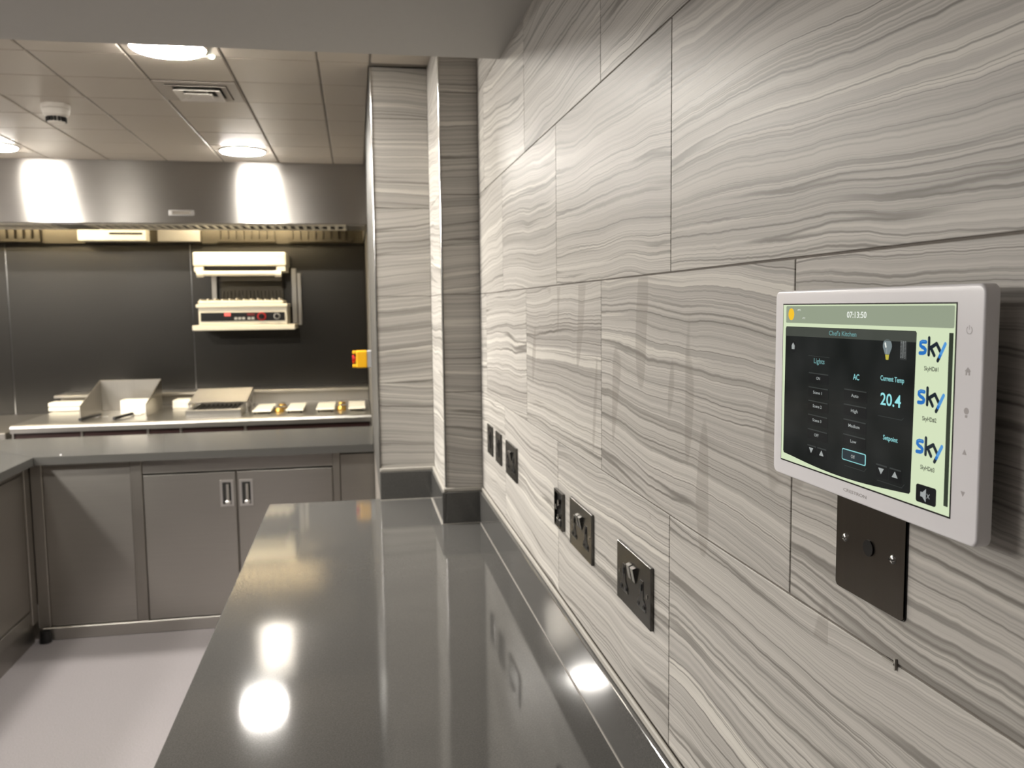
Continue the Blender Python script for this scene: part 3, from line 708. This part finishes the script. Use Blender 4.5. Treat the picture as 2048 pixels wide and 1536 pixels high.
def stroke(b, pts, wd, x, mi=0, closed=False):
    n0 = len(b.bm.faces)
    for (p, q) in zip(pts, pts[1:]):
        p, q = Vector(p), Vector(q); d = (q-p).normalized(); nn = Vector((-d.y, d.x))*wd/2
        q4 = [p+nn, p-nn, q-nn, q+nn]
        b.bm.faces.new([b.bm.verts.new((x, U(k.x), V(k.y))) for k in q4])
    for p in pts:
        b.bm.faces.new([b.bm.verts.new((x-.00001, U(p[0]+wd/2*math.cos(t)), V(p[1]+wd/2*math.sin(t)))) for t in [2*math.pi*k/14 for k in range(14)]])
    b.bm.faces.ensure_lookup_table()
    for f in b.bm.faces[n0:]: f.material_index = mi
rr(19.8, 225.4, -26.4, -12.6, 1.0, L1, 'header_bar', SC_HDR)
# black menu with rounded corners and a bowed lower edge
pts = [(19.6, -31.0), (20.6, -29.4), (189.2, -29.0), (190.3, -30.2), (188.6, -134.8), (187.4, -136.4)]
pts += [(187.4-166*k/14, -136.4-4.2*math.sin(math.pi*k/14)) for k in range(1, 14)] + [(19.6, -136.6), (18.4, -134.8)]
poly(pts, L1, 'menu_panel', SC_BLK)
poly([(19.8, -31.2), (20.8, -29.6), (189, -29.2), (190.1, -30.4), (190, -36.3), (19.7, -37.3)], L2, 'title_bar', SC_TITLE)
text('07:13:50', 110.4, 135.0, -18.9, 4.6, L2, SC_WHT); text('Chef\'s Kitchen', 87, 123.4, -33.0, 3.6, L3, SC_DIM)
text('-0°C', 38.2, 43.6, -15.6, 1.4, L2, SC_WHT); text('-0°C', 46.5, 51, -22.2, 1.2, L2, SC_WHT)
b = MB(); b.prism([(U(28.4+4.6*math.cos(t)), V(-19.3+4.9*math.sin(t))) for t in [2*math.pi*k/20 for k in range(20)]], 'x', L2, L2+.0003); b.build('sun_icon', SC_SUN, SCN)
b = MB(); b.prism([(U(32.8+4.6*math.cos(t)), V(-46+5.2*math.sin(t))) for t in [2*math.pi*k/20 for k in range(20)]], 'x', L2, L2+.0003); b.build('home_button', SC_BTN, SCN)
poly([(30.6, -48), (30.4, -45), (32.6, -42.6), (35.0, -45), (34.8, -48)], L3, 'home_icon', SC_GRY)
# lamp and thermometer icons
pts = [(160+4.9*math.cos(t), -39.8+4.7*math.sin(t)) for t in [math.radians(-40+260*k/14) for k in range(15)]] + [(157.6, -45.6), (162.4, -45.6)]
poly(pts, L2, 'lamp_icon', scr('screen_bulb_glass', 120, 132, 134))
poly([(158, -45.8), (162, -45.8), (161.4, -49.3), (158.8, -49.3)], L2, 'lamp_icon_cap', SC_GOLD)
b = MB(); stroke(b, [(158.2, -38.2), (159, -40.5)], 1.4, L3-.0001); b.build('lamp_icon_shine', SC_WHT, SCN)
b = MB(); stroke(b, [(160, -45), (160, -41.6)], .5, L3-.0001); b.build('lamp_icon_filament', SC_GRY, SCN)
rr(174.2, 181, -48.4, -35, .6, L2, 'thermometer_icon', scr('screen_thermometer', 46, 48, 47))
b = MB()
for k in range(13):
    v = -36-k*.92; stroke(b, [(174.8, v), (176.4, v)], .22, L3); stroke(b, [(178.8, v), (180.4, v)], .22, L3)
stroke(b, [(177.6, -47), (177.6, -36)], .5, L3); b.build('thermometer_marks', SC_GRY, SCN)
# columns of buttons
def button(u0, u1, v0, v1, txt, tu, vc, h=2.4, col=SC_GRY):
    rr(u0, u1, v0, v1, 1.0, L2, 'button', SC_BTN)
    rr(u0+.4, u1-.4, v1-.9, v1-.1, .3, L3, 'button_edge', SC_EDGE)
    if txt: text(txt, tu[0], tu[1], vc, h, L4, col)
text('Lights', 65.6, 81.2, -55.4, 4.2, L2, SC_DIM); text('AC', 120.2, 128, -63.9, 4.4, L2, SC_CYAN)
for st, vc, tu in (('ON', -69.1, (70.4, 75.6)), ('Scene 1', -80.4, (66, 79)), ('Scene 2', -91.3, (66, 79)), ('Scene 3', -102.5, (66, 79)), ('OFF', -114.2, (69, 75.4))):
    button(58.2, 87.4, vc-4.2, vc+4.0, st, tu, vc)
for st, vc, tu in (('Auto', -77.7, (119, 128.2)), ('High', -88.9, (119.2, 127.8)), ('Medium', -100.1, (116.4, 130.6)), ('Low', -111.3, (119.4, 127))):
    button(109, 138, vc-4.4, vc+4.2, st, tu, vc)
rr(108.2, 138.4, -127.0, -118.4, 1.3, L2, 'selected_button', SC_CYAN); rr(109.1, 137.5, -126.3, -119.1, 1.0, L3, 'button', SC_SEL)
text('Off', 120.6, 125.4, -122.6, 2.6, L4, SC_GRY)
rr(58.2, 72, -131.6, -123.0, 1, L2, 'button', SC_BTN); rr(73.2, 87, -131.6, -123.0, 1, L2, 'button', SC_BTN)
rr(150.8, 164, -131.6, -122.0, 1, L2, 'button', SC_BTN); rr(166.2, 179.4, -131.6, -122.0, 1, L2, 'button', SC_BTN)
for u0, u1, v in ((58.6, 71.6, -123.8), (73.6, 86.6, -123.8), (151.2, 163.6, -122.8), (166.6, 179, -122.8)): rr(u0, u1, v-.6, v+.4, .3, L3, 'button_edge', SC_EDGE)
for uc, vc, s in ((64.4, -127.4, -1), (79.8, -127.5, 1), (157.2, -126.8, -1), (172.6, -126.6, 1)):
    poly([(uc-3.0, vc-1.9*s), (uc+3.0, vc-1.9*s), (uc, vc+2.1*s)], L4, 'arrow_icon', SC_GRY)
text('Current Temp', 153.4, 179.3, -62.0, 3.6, L2, SC_CYAN); text('20.4', 154.0, 176.6, -76.2, 8.6, L2, scr('screen_bright_cyan', 150, 226, 230)); text('Setpoint', 158.2, 174.3, -102.7, 3.4, L2, SC_CYAN)
b = MB(); stroke(b, [(152, -88.6), (178, -88.6), (180, -87)], .35, L2); stroke(b, [(112, -131), (137, -131), (139.5, -128.6)], .35, L2); stroke(b, [(153, -134), (180, -134), (183, -131)], .35, L2); stroke(b, [(57, -52), (88, -52)], .3, L2)
b.build('group_outline', SC_EDGE, SCN)
# satellite channel tiles: logo and caption
def logo(v0):
    b = MB()
    P = lambda x, y: (193.4+(x-1550)*.0857, v0-(y-460)*.0545)
    W_ = 2.5
    stroke(b, [P(1628, 520), P(1590, 518), P(1568, 532), P(1566, 560), P(1584, 580), P(1612, 592), P(1628, 612), P(1622, 640), P(1600, 652), P(1562, 654)], W_, L2, 0)
    stroke(b, [P(1664, 472), P(1664, 664)], W_, L2, 2)
    stroke(b, [P(1676, 590), P(1748, 532)], W_, L2-.00002, 2)
    stroke(b, [P(1690, 592), P(1726, 668)], W_, L2-.00002, 2)
    stroke(b, [P(1748, 532), P(1796, 628)], W_, L2-.00003, 2)
    stroke(b, [P(1842, 530), P(1800, 640)], W_, L2-.00005, 1)
    stroke(b, [P(1800, 640), P(1786, 676)], W_, L2-.00004, 0)
    stroke(b, [P(1786, 676), P(1766, 724)], W_, L2-.00003, 2)
    stroke(b, [P(1626, 514), P(1590, 513), P(1573, 526)], .5, L3, 1)
    stroke(b, [P(1661, 476), P(1661, 650)], .4, L3, 3)
    return b.build('logo', [SC_BLUE, SC_LBLUE, SC_NAVY, scr('screen_slate', 70, 90, 100)], SCN)
for k, (v0, vt) in enumerate(((-32.4, -52.3), (-64.2, -84.4), (-96.2, -116.0))):
    logo(v0); text('SkyHD#%d' % (k+1), 199.2-.35*k, 212.8-.3*k, vt, 2.9, L2, SC_TXT)
rr(221.3, 225.0, -136.6, -29.3, .3, L1, 'scroll_bar', SC_DGRN)
rr(194.9, 214.2, -139.3, -127.6, 1.6, L2, 'mute_button', SC_BTN)
poly([(199.6, -132.2), (201.6, -132.2), (204.8, -129.6), (204.8, -138), (201.6, -135.2), (199.6, -135.2)], L3, 'speaker_icon', SC_GRY)
b = MB(); stroke(b, [(206, -132.4), (208.4, -135.2)], .5, L3); stroke(b, [(208.4, -132.4), (206, -135.2)], .5, L3); b.build('mute_cross_icon', SC_GRY, SCN)
# print on the white bezel
FX = PF-.00012
text('CRESTRON', 110, 139.4, -149.4, 2.4, FX, GREYP, 'bezel_lettering', BDY)
b = MB(); stroke(b, [(238+2.3*math.cos(t), -27.2+2.3*math.sin(t)) for t in [math.radians(125+290*k/16) for k in range(17)]], .38, FX); stroke(b, [(238, -24.4), (238, -26.8)], .38, FX); b.build('power_icon', GREYP, BDY)
poly([(235.4, -51.6), (237.9, -49.2), (240.4, -51.6), (239.7, -51.6), (239.7, -54), (238.6, -54), (238.6, -52.4), (237.2, -52.4), (237.2, -54), (236.1, -54), (236.1, -51.6)], FX, 'house_icon', GREYP, BDY)
b = MB(); b.prism([(U(237.8+2.0*math.cos(t)), V(-75.4+2.0*math.sin(t))) for t in [2*math.pi*k/16 for k in range(16)]], 'x', FX, FX+.0003); quad(b, 236.9, 238.7, -79.4, -77.8, FX); b.build('bulb_icon', GREYP, BDY)
poly([(235.7, -101.8), (239.3, -101.8), (237.5, -98.6)], FX, 'up_arrow_icon', GREYP, BDY); poly([(235.5, -124.2), (239.1, -124.2), (237.3, -127.3)], FX, 'down_arrow_icon', GREYP, BDY)

# small leftovers: tile spacer in the lower joint, dark speck on the floor
b = MB(); b.box(-.002, -.0001, .5385, .5535, 1.3118, 1.3134); b.box(-.002, -.0001, .5380, .5395, 1.3085, 1.3170)
tag(b.build('tile_spacer', SEAL), 'tiny pale plastic spacer left in the tile joint below the outlet plate', 'spacer')
b = MB(); b.sphere((-1.215, 2.95, .003), .008, 1, 1.2, .35); tag(b.build('floor_speck', CAST), 'small dark scrap lying on the pale floor', 'scrap')
